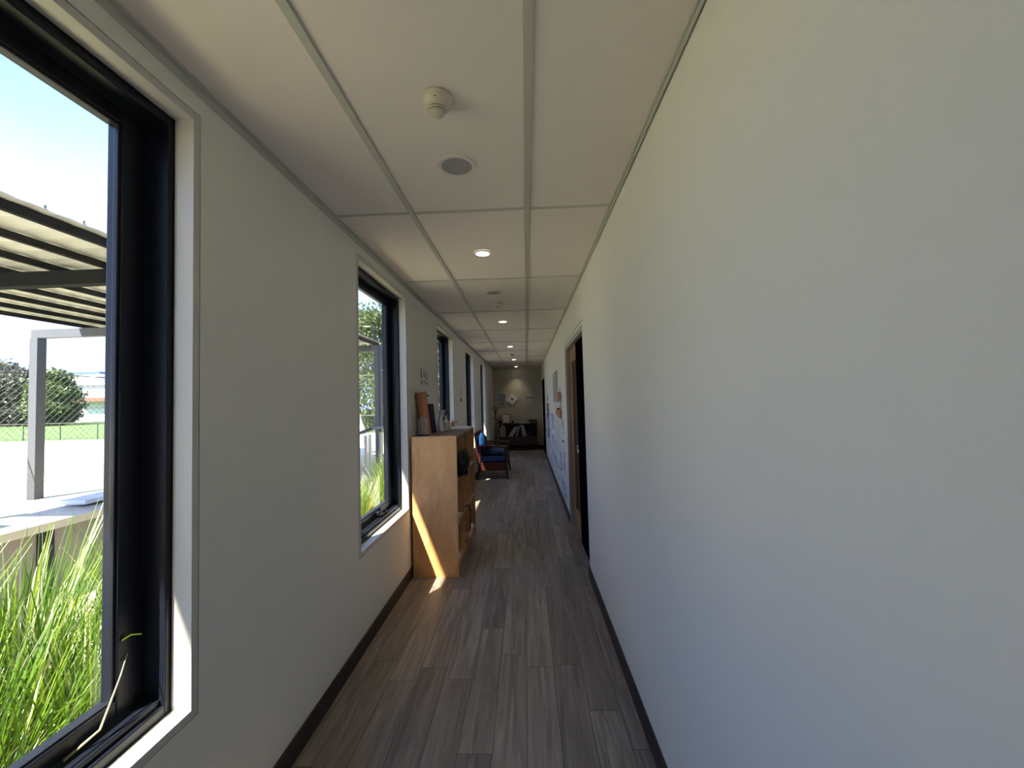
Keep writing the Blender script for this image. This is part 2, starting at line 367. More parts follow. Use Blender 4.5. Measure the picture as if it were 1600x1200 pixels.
def detector(y, label):
    t = thing('smoke_detector', label, 'smoke detector', (LXC, y, ZC), 'cream ceiling smoke detectors')
    c = (LXC, y, ZC)
    MB().lathe([(0, 0), (.049, 0), (.0495, -.012), (.046, -.021), (.041, -.028), (.034, -.034), (.030, -.036), (0, -.036)], c, 40).build('base', CREAM, t, smooth=True)
    MB().lathe([(0, -.036), (.0275, -.036), (.0270, -.040), (0, -.040)], c, 32).build('sensor_ring', DARK, t, smooth=True)
    MB().lathe([(0, -.0395), (.0295, -.0395), (.0285, -.0435), (0, -.0435)], c, 32).build('louvre', CREAM, t, smooth=True)
    MB().lathe([(0, -.043), (.024, -.043), (.0235, -.047), (0, -.047)], c, 32).build('sensor_gap', DARK, t, smooth=True)
    MB().lathe([(0, -.0465), (.0255, -.0465), (.0240, -.051), (.019, -.054), (0, -.055)], c, 32).build('cap', CREAM, t, smooth=True)
    MB().lathe([(0, .002), (.0022, .0015), (.0025, 0), (0, 0)], (LXC+.003, y-.0475, ZC-.026), 10).build('indicator', DARK, t)
detector(1.285, 'large cream smoke detector nearest overhead')
detector(4.104, 'small smoke detector beyond the first downlight')
detector(8.64, 'tiny smoke detector between the third and fourth downlights')
def speaker(y, label):
    t = thing('ceiling_speaker', label, 'ceiling speaker', (LXC, y, ZC), 'flush round ceiling speakers'); c = (LXC, y, ZC)
    MB().lathe([(.063, .004), (.0635, -.004), (.078, -.0045), (.080, .001), (.080, .003)], c, 48).build('rim', WHITEP, t, smooth=True)
    MB().lathe([(0, -.0025), (.064, -.0025), (.064, .004), (0, .004)], c, 48).build('grille', GRILLE, t)
speaker(1.668, 'flush round grey speaker just behind the nearest smoke detector')
speaker(3.683, 'small flush speaker past the nearest downlight')

# ---------------------------------------------------------------- plywood shelf
SX0, SX1, SY0, SY1 = -.958, -.583, 3.372, 4.50
ply = thing('plywood_shelf', 'light plywood open shelf unit against the window wall, sun stripe on its side', 'shelf', ((SX0+SX1)/2, (SY0+SY1)/2, 0))
T = .018; zs = [.10, .435, .785]
MB().box(SX0, SX1, SY0, SY0+T, 0, 1.145).build('side_panel', PLY, ply, bevel=.001)
MB().box(SX0, SX1, SY1-T, SY1, 0, 1.145).build('side_panel', PLY, ply, bevel=.001)
MB().box(SX0, SX1-.001, SY0+T, SY1-T, 1.127, 1.145).build('top', wood('shelf_top_wood', (.20, .12, .075), (.30, .19, .12), .5), ply)
MB().box(SX0+.001, SX0+.012, SY0+T, SY1-T, .0, 1.127).build('back_panel', PLY, ply)
yc = [SY0+T, SY0+.378, SY0+.758, SY1-T]
for z in zs: MB().box(SX0+.012, SX1-.003, SY0+T, SY1-T, z-.018, z).build('shelf_board', PLYE, ply)
for y in yc[1:3]:
    for (za, zb_) in ((.10, .417), (.435, .767), (.785, 1.127)): MB().box(SX0+.012, SX1-.004, y-.009, y+.009, za, zb_).build('divider', PLY, ply)
MB().box(SX1-.03, SX1-.015, SY0+T, SY1-T, 0, .082).build('kick_board', PLY, ply)
for (x, z) in ((-.90, .085), (-.635, .085), (-.600, .04), (-.625, 1.118)):
    MB().tube([(x, SY0-.001, z), (x, SY0+.004, z)], .0035, 10).build('screw', DARK, ply)

# things in and on the shelf
def softblob(name, m, c, s, seed, n=3, parent=None, amp=.18):
    bm = bmesh.new(); bmesh.ops.create_icosphere(bm, subdivisions=n, radius=1)
    rnd = random.Random(seed); ph = [rnd.uniform(0, 6) for _ in range(6)]
    for v in bm.verts:
        p = v.co; q = 1+amp*(math.sin(p.x*4+ph[0])*math.sin(p.y*5+ph[1])+.6*math.sin(p.z*7+ph[2])*math.sin(p.x*6+ph[3]))
        sq = lambda t: math.copysign(abs(t)**.65, t)
        v.co = Vector((c[0]+sq(p.x)*s[0]*q, c[1]+sq(p.y)*s[1]*q, max(c[2]-s[2], c[2]+sq(p.z)*s[2]*q)))
    w = MB(); w.bm.free(); w.bm = bm
    return w.build(name, m, parent, smooth=True)
t = thing('black_bag', 'crumpled black bag bulging out of the top near shelf cell', 'bag', (-.66, 3.56, .785))
softblob('bag_body', BLKBAG, (-.655, 3.575, .905), (.125, .145, .112), 3, parent=t)
MB().tube([(-.545, 3.50, .90), (-.520, 3.53, .82), (-.53, 3.57, .80), (-.555, 3.66, .86)], .008).build('strap', BLKBAG, t)
softblob('flap', BLKBAG, (-.565, 3.60, .84), (.035, .11, .055), 8, parent=t)
t = thing('hanging_strap', 'thin black strap hanging over the middle shelf edge', 'strap', (-.57, 3.98, .44))
MB().tube([(-.62, 3.86, .44), (-.585, 3.88, .447), (-.571, 3.93, .44), (-.567, 3.97, .38), (-.568, 3.985, .28), (-.571, 3.97, .20)], .006).build('strap_band', BLKBAG, t)
for (i, (y, h, m)) in enumerate(((3.84, .17, PAPER), (3.865, .20, INKG), (3.89, .18, KRAFT), (3.915, .21, PAPER), (3.945, .16, INKG))):
    o = MB().box(-.78, -.62, y, y+.018, .785, .785+h).build('folder', m, bevel=.001)
    tag(o, ['short white folder first in the row inside the top middle cell', 'grey folder second in the row in the top middle cell', 'brown folder standing mid row in the top middle cell', 'tallest white folder in the top middle cell', 'small grey folder last in the row in the top middle cell'][i], 'folder', 'folders in the top middle shelf cell')
for (y, z, l, m, lb) in ((3.44, .435, .16, PAPER, 'white paper stack on the middle board in the near column'), (3.44, .10, .15, PAPER, 'white paper stack on the lowest board in the near column'),
                     (4.17, .435, .12, KRAFT, 'brown paper stack on the middle board in the far column'), (4.2, .10, .2, PAPER, 'white paper stack on the lowest board in the far column')):
    b = MB()
    for q in range(5): b.box(-.84+random.uniform(-.005, .005), -.60+random.uniform(-.005, .005), y+random.uniform(-.004, .004), y+l, z+q*.006, z+q*.006+.005)
    tag(b.build('paper_stack', m), lb, 'paper stack', 'paper stacks in the plywood shelf')
t = thing('pink_toy', 'small pink and white jumbled item sticking out of the lowest middle cell', 'toy', (-.60, 3.95, .10))
softblob('toy_body', mat('pink_plastic', (.50, .26, .22), .5), (-.60, 3.94, .135), (.05, .06, .034), 5, parent=t, amp=.3)
MB().tube([(-.57, 3.90, .15), (-.562, 3.93, .185), (-.568, 3.98, .15)], .006).build('toy_handle', PAPER, t)

TZ = 1.145
t = thing('card_tube', 'wide brown kraft paper roll leaning on the wall atop the plywood shelf', 'paper roll', (-.85, 3.62, TZ))
def tilttube(p0, p1, r, ri, n=28):
    w = MB(); p0 = Vector(p0); p1 = Vector(p1); d = (p1-p0).normalized(); a = d.cross(Vector((0, 1, 0))).normalized(); c2 = d.cross(a)
    R_ = []
    for (p, rr) in ((p0, ri), (p0, r), (p1, r), (p1, ri), (p0+d*.01, ri)): R_.append([w.bm.verts.new(p+a*math.cos(2*PI*k/n)*rr+c2*math.sin(2*PI*k/n)*rr) for k in range(n)])
    for A, B in zip(R_, R_[1:]):
        for k in range(n): w.bm.faces.new((A[k], A[(k+1) % n], B[(k+1) % n], B[k]))
    return w
tilttube((-.885, 3.60, TZ+.004), (-.930, 3.60, TZ+.372), .047, .038).build('roll', KRAFT, t, smooth=True)
tilttube((-.8853, 3.60, TZ+.006), (-.9302, 3.60, TZ+.373), .036, .032).build('core', DKW, t, smooth=True)
t = thing('wire_rack', 'small dark wire letter rack with upright white wires in front of kraft roll', 'rack', (-.90, 3.50, TZ))
b = MB()
for q in range(5):
    x = -.925+q*.018; hh = .16-.01*abs(q-2)
    b.tube([(x, 3.475, TZ), (x-.006, 3.48, TZ+hh), (x-.002, 3.50, TZ+hh+.008), (x+.004, 3.515, TZ)], .0022, 6)
b.build('wires', GREYM, t)
MB().box(-.93, -.845, 3.465, 3.525, TZ, TZ+.006).build('rack_base', BLACKM, t)
for (x, y0, y1, h, th, m, lb) in ((-.905, 3.66, 3.80, .37, .012, INKG, 'grey board nearest the wall behind the kraft roll'), (-.893, 3.66, 3.81, .35, .006, PAPER, 'thin white sheet board second from the wall behind the roll'),
        (-.884, 3.67, 3.82, .355, .009, NAVY, 'tall navy board in the middle of the leaning boards'), (-.874, 3.67, 3.80, .34, .006, LILAC, 'tall lilac sheet board next to the navy board'), (-.864, 3.69, 3.86, .27, .012, NAVY, 'shorter navy board at the front of the leaning boards')):
    o = MB().box(x, x+th, y0, y1, TZ+.001, TZ+h, rot=Matrix.Rotation(-.10, 3, 'Y'), piv=(x, y0, TZ)).build('board', m, bevel=.001)
    tag(o, lb, 'board', 'thin boards leaning on top of the plywood shelf')
# curved white sheet
w = MB(); n = 14; R_ = []
for i in range(n+1):
    a = i/n; z = TZ+.002+a*.205; y = 3.97+.01*math.sin(PI*a); x0 = -.885+.045*a; x1 = -.782-.03*math.sin(PI*a)
    rowv = []
    for j in range(7):
        u = j/6; rowv.append(w.bm.verts.new((x0+(x1-x0)*u, y-.05*math.sin(PI*u*.9), z)))
    R_.append(rowv)
for A, B in zip(R_, R_[1:]):
    for j in range(6): w.bm.faces.new((A[j], A[j+1], B[j+1], B[j]))
o = w.build('curved_sheet', LILAC, smooth=True); so_ = o.modifiers.new('s', 'SOLIDIFY'); so_.thickness = .003
tag(o, 'curled pale lilac sheet standing upright on the plywood shelf top', 'paper sheet')
t = thing('glass_decanter', 'small clear ribbed glass decanter beside the curled lilac sheet', 'decanter', (-.81, 4.10, TZ)); c = (-.81, 4.10, TZ)
MB().lathe([(0, 0), (.040, 0), (.046, .02), (.044, .07), (.036, .09), (.014, .108), (.012, .128), (.022, .150), (.020, .150), (.009, .126), (.010, .106), (.033, .088), (.041, .068), (.042, .02), (0, .006)], c, 20).build('decanter_body', mat('ribbed_glass', (.70, .68, .60), .15, spec=.9), t, smooth=True)
MB().tube([(-.81, 4.064, TZ+.085), (-.81, 4.05, TZ+.06), (-.81, 4.056, TZ+.03)], .005).build('decanter_handle', GREYM, t)
t = thing('wooden_toy', 'small orange wooden figure beside the glass decanter on the shelf', 'ornament', (-.80, 4.38, TZ))
MB().tube([(-.83, 4.36, TZ+.045), (-.78, 4.38, TZ+.062), (-.745, 4.39, TZ+.07)], .009, 8, .007).build('figure_arm', ORANGE, t)
MB().tube([(-.815, 4.35, TZ), (-.79, 4.38, TZ+.055), (-.80, 4.40, TZ+.085)], .008).tube([(-.77, 4.39, TZ), (-.79, 4.38, TZ+.05)], .008).build('figure_body', ORANGE, t)
b = MB()
for q in range(6): b.box(-.83+q*.002, -.60-q*.003, 4.13+q*.004, 4.47, TZ+q*.0025, TZ+q*.0025+.002)
tag(b.build('flat_papers', PAPER), 'flat pile of white papers at the far end of the shelf top', 'paper pile')

# ---------------------------------------------------------------- notices on the window wall
def wall_sheet(name, label, cat, x, y0, y1, z0, z1, side, m=PAPER, marks=(), group=None, curl=0, frame=None, tilt=0):
    "sheet on a wall whose normal points along side (+1 = faces +x)"
    root = thing(name, label, cat, (x, (y0+y1)/2, z0), group)
    g = .0012*side; rot = Matrix.Rotation(tilt, 3, 'X'); piv = (x, (y0+y1)/2, (z0+z1)/2)
    x1 = x+g if not frame else x+.012*side
    MB().box(min(x, x1), max(x, x1), y0, y1, z0, z1, rot=rot, piv=piv).build('sheet', m, root)
    if frame:
        MB().ring(0, min(x, x+.02*side), max(x, x+.02*side), y0-.02, y1+.02, z0-.02, z1+.02, .025).build('picture_frame', frame, root, bevel=.002)
    for (u0, u1, v0, v1, mm) in marks:
        xa, xb = x1, x1+.0008*side
        MB().box(min(xa, xb), max(xa, xb), y0+(y1-y0)*u0, y0+(y1-y0)*u1, z0+(z1-z0)*v0, z0+(z1-z0)*v1, rot=rot, piv=piv).build('mark', mm, root)
    return root
for i, (y0, y1, z0, z1, lb) in enumerate(((3.77, 3.86, 1.58, 1.755, 'nearest strip of the clipped papers pinned above the plywood shelf'), (3.875, 3.955, 1.60, 1.75, 'middle strip of the clipped papers above the plywood shelf'), (3.97, 4.06, 1.585, 1.735, 'furthest strip of the clipped papers above the plywood shelf'))):
    wall_sheet('pinned_strip', lb, 'paper', XL, y0, y1, z0, z1, 1, marks=((.25, .6, .45, .85, INK), (.15, .9, .9, .97, INKG), (.3, .8, .1, .3, INKG)), group='clipped papers above the shelf')
wall_sheet('printed_notice', 'narrow printed notice with a dark square between the third and fourth windows', 'notice', XL, 6.04, 6.25, 1.405, 1.67, 1,
           marks=((.2, .8, .08, .30, INK), (.2, .85, .40, .43, INKG), (.2, .75, .48, .51, INKG), (.2, .85, .56, .59, INKG), (.2, .7, .64, .67, INKG), (.2, .85, .75, .80, INKG), (.3, .7, .88, .93, INKG)))

# right-wall posters (measured spans along the wall and heights)
RX = XR
wall_sheet('framed_picture', 'tall grey framed picture high on the right wall past the door', 'picture', RX, 6.10, 6.80, 1.40, 1.83, -1, mat('pale_picture', (.52, .53, .50), .5), frame=GREYM,
           marks=((.25, .45, .1, .85, INKG), (.55, .75, .3, .9, INKL)))
t = thing('hanging_ribbon', 'thin grey ribbon hanging behind two terracotta cutouts on the right wall', 'ribbon', (RX, 5.68, 1.19))
MB().box(RX-.003, RX, 5.64, 5.72, 1.19, 1.59).build('ribbon_band', INKG, t)
def cutout(y0, y1, z0, z1, lb, k):
    root = thing('card_cutout', lb, 'cutout', (RX, (y0+y1)/2, z0), 'terracotta card cutouts on the right wall')
    dy, dz = y1-y0, z1-z0
    MB().box(RX-.03, RX-.004, y0, y0+dy*.38, z0+dz*(0 if k else .1), z1).build('card_panel', ORANGE, root, bevel=.004)
    w = MB(); n = 20
    cy, cz = y0+dy*.68, z0+dz*.55
    A = [w.bm.verts.new((RX-.026, cy+math.cos(2*PI*i/n)*dy*.32, cz+math.sin(2*PI*i/n)*dz*.36)) for i in range(n)]
    B = [w.bm.verts.new((RX-.006, v.co.y, v.co.z)) for v in A]
    w.bm.faces.new(A); w.bm.faces.new(B[::-1])
    for i in range(n): w.bm.faces.new((A[i], A[(i+1) % n], B[(i+1) % n], B[i]))
    w.build('card_oval', ORANGE, root)
    MB().box(RX-.012, RX-.002, y0+dy*.3, y0+dy*.9, z1-.02, z1+.008).build('clip', BLACKM, root)
cutout(5.50, 6.00, 1.385, 1.515, 'upper terracotta card cutout beside the framed picture', 0)
cutout(5.48, 6.25, 1.17, 1.29, 'lower terracotta card cutout with a rounded end', 1)
cutout_done = True
def rmarks(seed, n=5, dark=False):
    r = random.Random(seed); out = []
    for _ in range(n):
        u = r.uniform(.05, .7); v = r.uniform(.05, .8)
        out.append((u, u+r.uniform(.08, .3), v, v+r.uniform(.05, .2), r.choice([INK, INK, INKL, INKG] if not dark else [INK, INK, INKG])))
    return out
posters = [
 (8.62, 9.30, 1.36, 1.59, PAPER, 'highest small pale poster above the dark banner'), (8.60, 9.35, .98, 1.34, INK, 'dark banner picture, upper half of the tall dark strip'), (8.62, 9.30, .60, .96, INKG, 'dark grey picture, lower half of the tall dark strip'),
 (9.62, 10.1, .52, 1.08, PAPERL, 'pale blue poster nearest the end door'),
 (7.96, 8.38, .96, 1.18, PAPER, 'white sheet in the top row left of the blue grey strip'), (7.13, 7.78, .89, 1.18, INKL, 'blue grey upright sheet at mid height'),
 (5.28, 5.58, .95, 1.155, PAPER, 'white sheet with a dark clip, highest near the door'), (5.24, 5.60, .40, .89, PAPER, 'long white chart with a dark header near the door'),
 (5.74, 6.08, .37, .67, PAPER, 'white chart with a dark edge left of the long chart'), (5.12, 5.95, .11, .36, PAPERL, 'lowest pale blue sheet nearest the door'),
 (6.06, 6.42, .20, .30, PAPER, 'small low sheet beside the pale blue one'),
 (8.02, 8.50, .66, .86, PAPER, 'white sheet right of the dark strip, second row'), (8.0, 8.45, .43, .62, PAPER, 'white sheet right of the dark strip, third row'),
 (7.15, 7.75, .60, .80, PAPERL, 'pale blue sheet under the blue grey strip'), (7.45, 7.95, .36, .56, PAPER, 'white sheet low in the middle of the cluster'),
 (6.72, 7.08, .56, .77, PAPER, 'white sheet at the near edge of the cluster, waist height'), (6.72, 7.30, .32, .52, PAPERL, 'pale blue sheet low at the near edge of the cluster'),
 (7.90, 8.50, .20, .38, PAPER, 'lowest white sheet in the middle cluster'), (6.30, 6.66, .60, .82, PAPER, 'lone white sheet between the cluster and the charts'),
 (8.62, 9.25, .30, .54, PAPER, 'white sheet under the tall dark strip'), (6.25, 6.6, .34, .54, PAPER, 'white sheet just above knee height beside the charts')]
for i, (y0, y1, z0, z1, m, lb) in enumerate(posters):
    mk = rmarks(i+11, 7, dark=(m in (INK, INKG)))
    if m in (INK, INKG): mk = [(u0, u1, v0, v1, PAPER if q % 2 else INKL) for q, (u0, u1, v0, v1, _) in enumerate(mk)]
    if i in (6, 7, 8): mk += [(.1, .95, .93, .99, INK), (.02, .10, .1, .9, INKG)]
    wall_sheet('poster_sheet', lb, 'poster', RX, y0, y1, z0, z1, -1, m, mk, 'papers pinned to the right wall')

# ---------------------------------------------------------------- lounge chair
ch = thing('lounge_chair', 'low dark red wooden lounge chair with blue cushions facing the corridor', 'armchair', (-.66, 7.95, 0))
cy0, cy1 = 7.50, 8.38
for (x, y, dx, dy) in ((-.40, cy0, .03, -.01), (-.40, cy1, .035, .03), (-.86, cy0, -.05, -.01), (-.86, cy1, -.05, .02)):
    MB().tube([(x+dx, y+dy, 0), (x+dx*.3, y, .30), (x, y, .585 if x > -.5 else .58)], .017, 10, .024).build('leg', REDW, ch, smooth=True)
for y, lb in ((cy0, 0), (cy1, 1)):
    MB().tube([(-.90, y, .60), (-.75, y, .605), (-.55, y, .60), (-.375, y, .585)], .024, 10, .020).build('armrest', REDW, ch, smooth=True)
    MB().box(-.85, -.39, y-.012, y+.012, .16, .30).build('side_rail', REDW, ch, bevel=.004)
MB().box(-.42, -.39, cy0+.015, cy1-.015, .24, .32).build('front_rail', REDW, ch, bevel=.004)
MB().box(-.87, -.40, cy0+.02, cy1-.02, .27, .30).build('seat_platform', REDW, ch)
def cushion(name, m, x0, x1, y0, y1, z0, z1, parent, rot=None):
    bm = bmesh.new(); bmesh.ops.create_cube(bm, size=1); bmesh.ops.subdivide_edges(bm, edges=bm.edges, cuts=6, use_grid_fill=True)
    for v in bm.verts:
        p = v.co; f = (1-(abs(p.x)*2)**4*.3)*(1-(abs(p.y)*2)**4*.3)
        v.co = Vector((p.x*(x1-x0)+(x0+x1)/2, p.y*(y1-y0)+(y0+y1)/2, p.z*(z1-z0)*f+(z0+z1)/2))
    if rot is not None: bmesh.ops.rotate(bm, verts=bm.verts, cent=Vector(((x0+x1)/2, (y0+y1)/2, (z0+z1)/2)), matrix=rot)
    w = MB(); w.bm.free(); w.bm = bm; return w.build(name, m, parent, bevel=.012, smooth=True, seg=3)
cushion('seat_cushion', BLUEF, -.86, -.385, cy0+.03, cy1-.03, .30, .42, ch)
cushion('back_cushion', NAVY, -.93, -.80, cy0+.05, cy1-.05, .40, .80, ch, Matrix.Rotation(-.22, 3, 'Y'))
MB().box(-.945, -.915, cy0+.01, cy0+.05, .28, .84, rot=Matrix.Rotation(-.1, 3, 'Y')).box(-.945, -.915, cy1-.05, cy1-.01, .28, .84, rot=Matrix.Rotation(-.1, 3, 'Y')).box(-.958, -.935, cy0+.01, cy1-.01, .79, .85).build('back_frame', REDW, ch, bevel=.004)
t = thing('blue_bottle', 'bright blue drink bottle standing on the near arm of the lounge chair', 'bottle', (-.85, 7.46, .62))
MB().lathe([(0, 0), (.045, .0), (.050, .012), (.050, .07), (.044, .085), (.050, .10), (.050, .16), (.036, .19), (.0, .195)], (-.83, 7.50, .627), 20).build('bottle_body', BLUEB, t, smooth=True)
MB().lathe([(0, 0), (.026, 0), (.026, .028), (0, .03)], (-.83, 7.50, .818), 16).build('bottle_cap', BLUEB, t, smooth=True)
t = thing('blue_throw', 'crumpled blue clothing heaped over the seat cushion of the lounge chair', 'clothing', (-.62, 7.85, .42))
softblob('cloth_fold', BLUEF, (-.62, 7.86, .475), (.20, .27, .055), 9, parent=t, amp=.2)
softblob('dark_fold', NAVY, (-.76, 7.80, .53), (.09, .24, .10), 12, parent=t, amp=.25)

# ---------------------------------------------------------------- end of corridor
es = thing('end_bookcase', 'low dark brown bookcase across the end wall', 'bookcase', (-.22, 12.02, 0))
ex0, ex1, ey0, ey1 = -.80, .30, 11.84, 12.18
for x in (ex0, ex1-.02): MB().box(x, x+.02, ey0, ey1, 0, .74).build('side_panel', DKW, es)
MB().box(ex0-.015, ex1+.015, ey0-.01, ey1, .74, .765).build('top', DKW, es, bevel=.002)
MB().box(ex0+.02, ex1-.02, ey1-.01, ey1, .03, .74).build('back_panel', DKW, es)
MB().box(ex0+.02, ex1-.02, ey0, ey1-.01, .365, .385).build('shelf_board', DKW, es)
MB().box(ex0+.02, ex1-.02, ey0, ey1-.01, .03, .05).build('shelf_board', DKW, es)
MB().box(ex0+.02, ex1-.02, ey0+.02, ey0+.035, .14, .365).build('front_panel', DKW, es)
for x in (-.26,): MB().box(x-.01, x+.01, ey0+.001, ey1-.01, .05, .14).build('divider', DKW, es)
for x, lb in ((-.47, 'pale bowl in the lowest slot of the end bookcase, left side'), (.05, 'pale bowl in the lowest slot of the end bookcase, right side')):
    o = MB().lathe([(0, 0), (.06, 0), (.12, .055), (.112, .055), (.055, .01), (0, .01)], (x, 11.97, .05), 24).build('bowl', mat('bowl_glaze', (.16, .15, .14), .4), smooth=True)
    tag(o, lb, 'bowl', 'bowls in the end bookcase')
bn = [(-.765, 0, .25), (-.725, 0, .33), (-.68, 0, .32), (-.64, 0, .28), (-.53, .62, .33), (-.485, .60, .33), (-.43, .58, .32), (-.31, .35, .33), (-.12, -.12, .33), (-.075, -.22, .33), (-.02, -.28, .33)]
blb = ['first short upright binder at the left of the end bookcase', 'tall upright binder second from the left in the end bookcase', 'third upright binder from the left in the end bookcase', 'fourth upright binder from the left in the end bookcase',
       'lowest of the three binders leaning far right', 'middle of the three binders leaning far right', 'top of the three binders leaning far right', 'lone binder leaning right in the middle of the bookcase',
       'first binder leaning slightly left', 'second binder leaning left', 'outermost binder leaning left beside the dark boxes']
for (x, an, h), lb in zip(bn, blb):
    o = MB().box(x-.015, x+.015, 11.87, 12.10, .388, .388+h*(1 if an == 0 else .98), rot=Matrix.Rotation(an, 3, 'Y'), piv=(x, 12, .388)).build('binder', BINDER, bevel=.002)
    tag(o, lb, 'binder', 'grey binders in the end bookcase')
for x0, x1, h, lb in ((.0+.02, .12, .14, 'dark box beside the leaning binders in the end bookcase'), (.13, .27, .2, 'navy box at the right of the end bookcase')):
    tag(MB().box(x0, x1, 11.9, 12.1, .385, .385+h).build('storage_box', NAVY if x0 > .1 else POTD, bevel=.004), lb, 'box')
t = thing('framed_card', 'white card in a brown frame leaning upright on the end bookcase', 'picture frame', (-.60, 11.95, .765))
rr = Matrix.Rotation(-.10, 3, 'X')
MB().box(-.715, -.485, 11.93, 11.945, .767, 1.035, rot=rr, piv=(0, 11.93, .767)).build('card_frame', DKW, t)
MB().box(-.702, -.498, 11.926, 11.931, .78, 1.022, rot=rr, piv=(0, 11.93, .767)).build('card', mat('cream_card', (.90, .78, .70), .7), t)
def leafy(root, name, pts, n, s, seed, m=LEAFD):
    r = random.Random(seed); w = MB()
    for _ in range(n):
        c = Vector(r.choice(pts))+Vector((r.uniform(-1, 1), r.uniform(-1, 1), r.uniform(-1, 1)))*s*.8
        d = Vector((r.uniform(-1, 1), r.uniform(-1, 1), r.uniform(-.9, .5))).normalized(); sd_ = d.cross(Vector((r.uniform(-1, 1), r.uniform(-1, 1), r.uniform(-1, 1)))).normalized()
        nn = d.cross(sd_)*.15
        w.quad(c, c+d*s*.5+sd_*s*.32+nn*s, c+d*s, c+d*s*.5-sd_*s*.32+nn*s)
    return w.build(name, m, root)
t = thing('trailing_plant', 'leafy trailing pot plant at the left end of the end bookcase', 'potted plant', (-.79, 11.9, .765))
MB().lathe([(0, 0), (.045, 0), (.06, .09), (.053, .09), (.04, .01), (0, .01)], (-.77, 11.93, .766), 20).build('pot', POTD, t, smooth=True)
leafy(t, 'leaves', [(-.77, 11.9, .90), (-.82, 11.86, .86), (-.90, 11.84, .82), (-.84, 11.80, .72), (-.86, 11.80, .62), (-.84, 11.8, .54), (-.76, 11.9, .96)], 40, .055, 4)
MB().tube([(-.77, 11.93, .85), (-.83, 11.84, .84), (-.845, 11.80, .70), (-.85, 11.80, .52)], .004).tube([(-.77, 11.93, .85), (-.84, 11.9, .93), (-.90, 11.88, .99)], .004).build('stems', LEAFD, t)
for (x, n, lb) in ((-.41, 16, 'small leafy pot plant right of the framed card'), (.045, 8, 'small plant in a green pot mid bookcase top')):
    t = thing('small_plant', lb, 'potted plant', (x, 11.95, .765))
    MB().lathe([(0, 0), (.025, 0), (.034, .05), (.028, .05), (0, .04)], (x, 11.98, .766), 16).build('pot', POTD if n == 16 else mat('green_pot', (.05, .10, .04), .5), t, smooth=True)
    leafy(t, 'leaves', [(x, 11.97, .85), (x+.02, 11.97, .83)], n, .045, 5+n)
tag(MB().box(-.22, .12, 11.86, 11.95, .766, .772).box(-.20, .10, 11.865, 11.945, .772, .777).build('paper_pile', PAPER), 'flat white papers on the front edge of the end bookcase', 'paper pile')
o = MB().lathe([(0, 0), (.05, 0), (.055, .09), (.045, .09), (.04, .02), (0, .02)], (.135, 12.03, .766), 20).build('dark_bowl', POTD, smooth=True); tag(o, 'round black pot beside the brown box on the end bookcase', 'pot')
tag(MB().box(.185, .305, 11.88, 12.04, .766, .862).build('card_box', BROWNB, bevel=.003), 'small brown box at the right end of the end bookcase top', 'box')
# tall climbing plant in the left corner
t = thing('tall_plant', 'tall thin climbing plant in a pot in the far left corner', 'potted plant', (-.87, 11.45, 0))
MB().lathe([(0, 0), (.075, 0), (.095, .2), (.085, .2), (.07, .02), (0, .02)], (-.87, 11.45, 0), 20).build('pot', POTD, t, smooth=True)
MB().tube([(-.87, 11.45, .15), (-.885, 11.45, .6), (-.86, 11.45, 1.0), (-.885, 11.44, 1.27)], .012, 8, .006).tube([(-.875, 11.45, .2), (-.85, 11.44, .6), (-.88, 11.43, 1.1)], .007).build('stem', LEAFD, t)
leafy(t, 'leaves', [(-.885, 11.45, 1.26), (-.85, 11.44, 1.22), (-.87, 11.44, 1.14), (-.84, 11.42, 1.06), (-.88, 11.44, .95), (-.865, 11.44, .8), (-.88, 11.44, .6), (-.86, 11.44, .45)], 60, .06, 6)
# pictures on end wall
def end_sheet(name, label, cat, x0, x1, z0, z1, m=PAPER, marks=(), frame=None, ang=0, dep=.002):
    y = YE; root = thing(name, label, cat, ((x0+x1)/2, y, z0)); rot = Matrix.Rotation(ang, 3, 'Y'); piv = ((x0+x1)/2, y, (z0+z1)/2)
    MB().box(x0, x1, y-dep, y, z0, z1, rot=rot, piv=piv).build('sheet', m, root)
    if frame:
        b = MB(); b.ring(1, y-.016, y, x0-.018, x1+.018, z0-.018, z1+.018, .02); b.build('picture_frame', frame, root)
    for (u0, u1, v0, v1, mm) in marks:
        MB().box(x0+(x1-x0)*u0, x0+(x1-x0)*u1, y-dep-.001, y-dep, z0+(z1-z0)*v0, z0+(z1-z0)*v1, rot=rot, piv=piv).build('mark', mm, root)
    return root
end_sheet('framed_notice', 'silver framed notice hanging left on the end wall', 'picture', -.86, -.60, 1.29, 1.63, mat('grey_print', (.30, .32, .32), .5), ((.35, .75, .06, .14, INK), (.2, .8, .75, .78, INKG), (.25, .7, .6, .63, INKG), (.2, .8, .5, .53, INKG), (.3, .7, .38, .41, INKG), (.05, .15, .02, .1, INK)), frame=WHITEP)
end_sheet('tilted_paper', 'white paper pinned at a steep tilt on the end wall', 'paper', -.54, -.30, 1.33, 1.58, PAPER, ((.3, .7, .45, .75, INKL), (.1, .9, .12, .15, INKG), (.35, .6, .5, .6, INKG)), ang=.62, dep=.02)
t = end_sheet('dotted_notice', 'white notice with three black spots on the end wall', 'notice', .03, .20, 1.33, 1.56, mat('soft_paper', (.55, .55, .56), .8), ((.3, .55, .1, .22, INKG),))
for x in (.045, .105, .175):
    MB().lathe([(0, 0), (.021, 0), (.021, .003), (0, .003)], (0, 0, 0), 16).build('black_spot', INK, t).matrix_local = Matrix.Translation((x-.115, -.006, 1.50-1.33)) @ Matrix.Rotation(PI/2, 4, 'X') @ Matrix.Diagonal((1, 1.3, 1, 1))
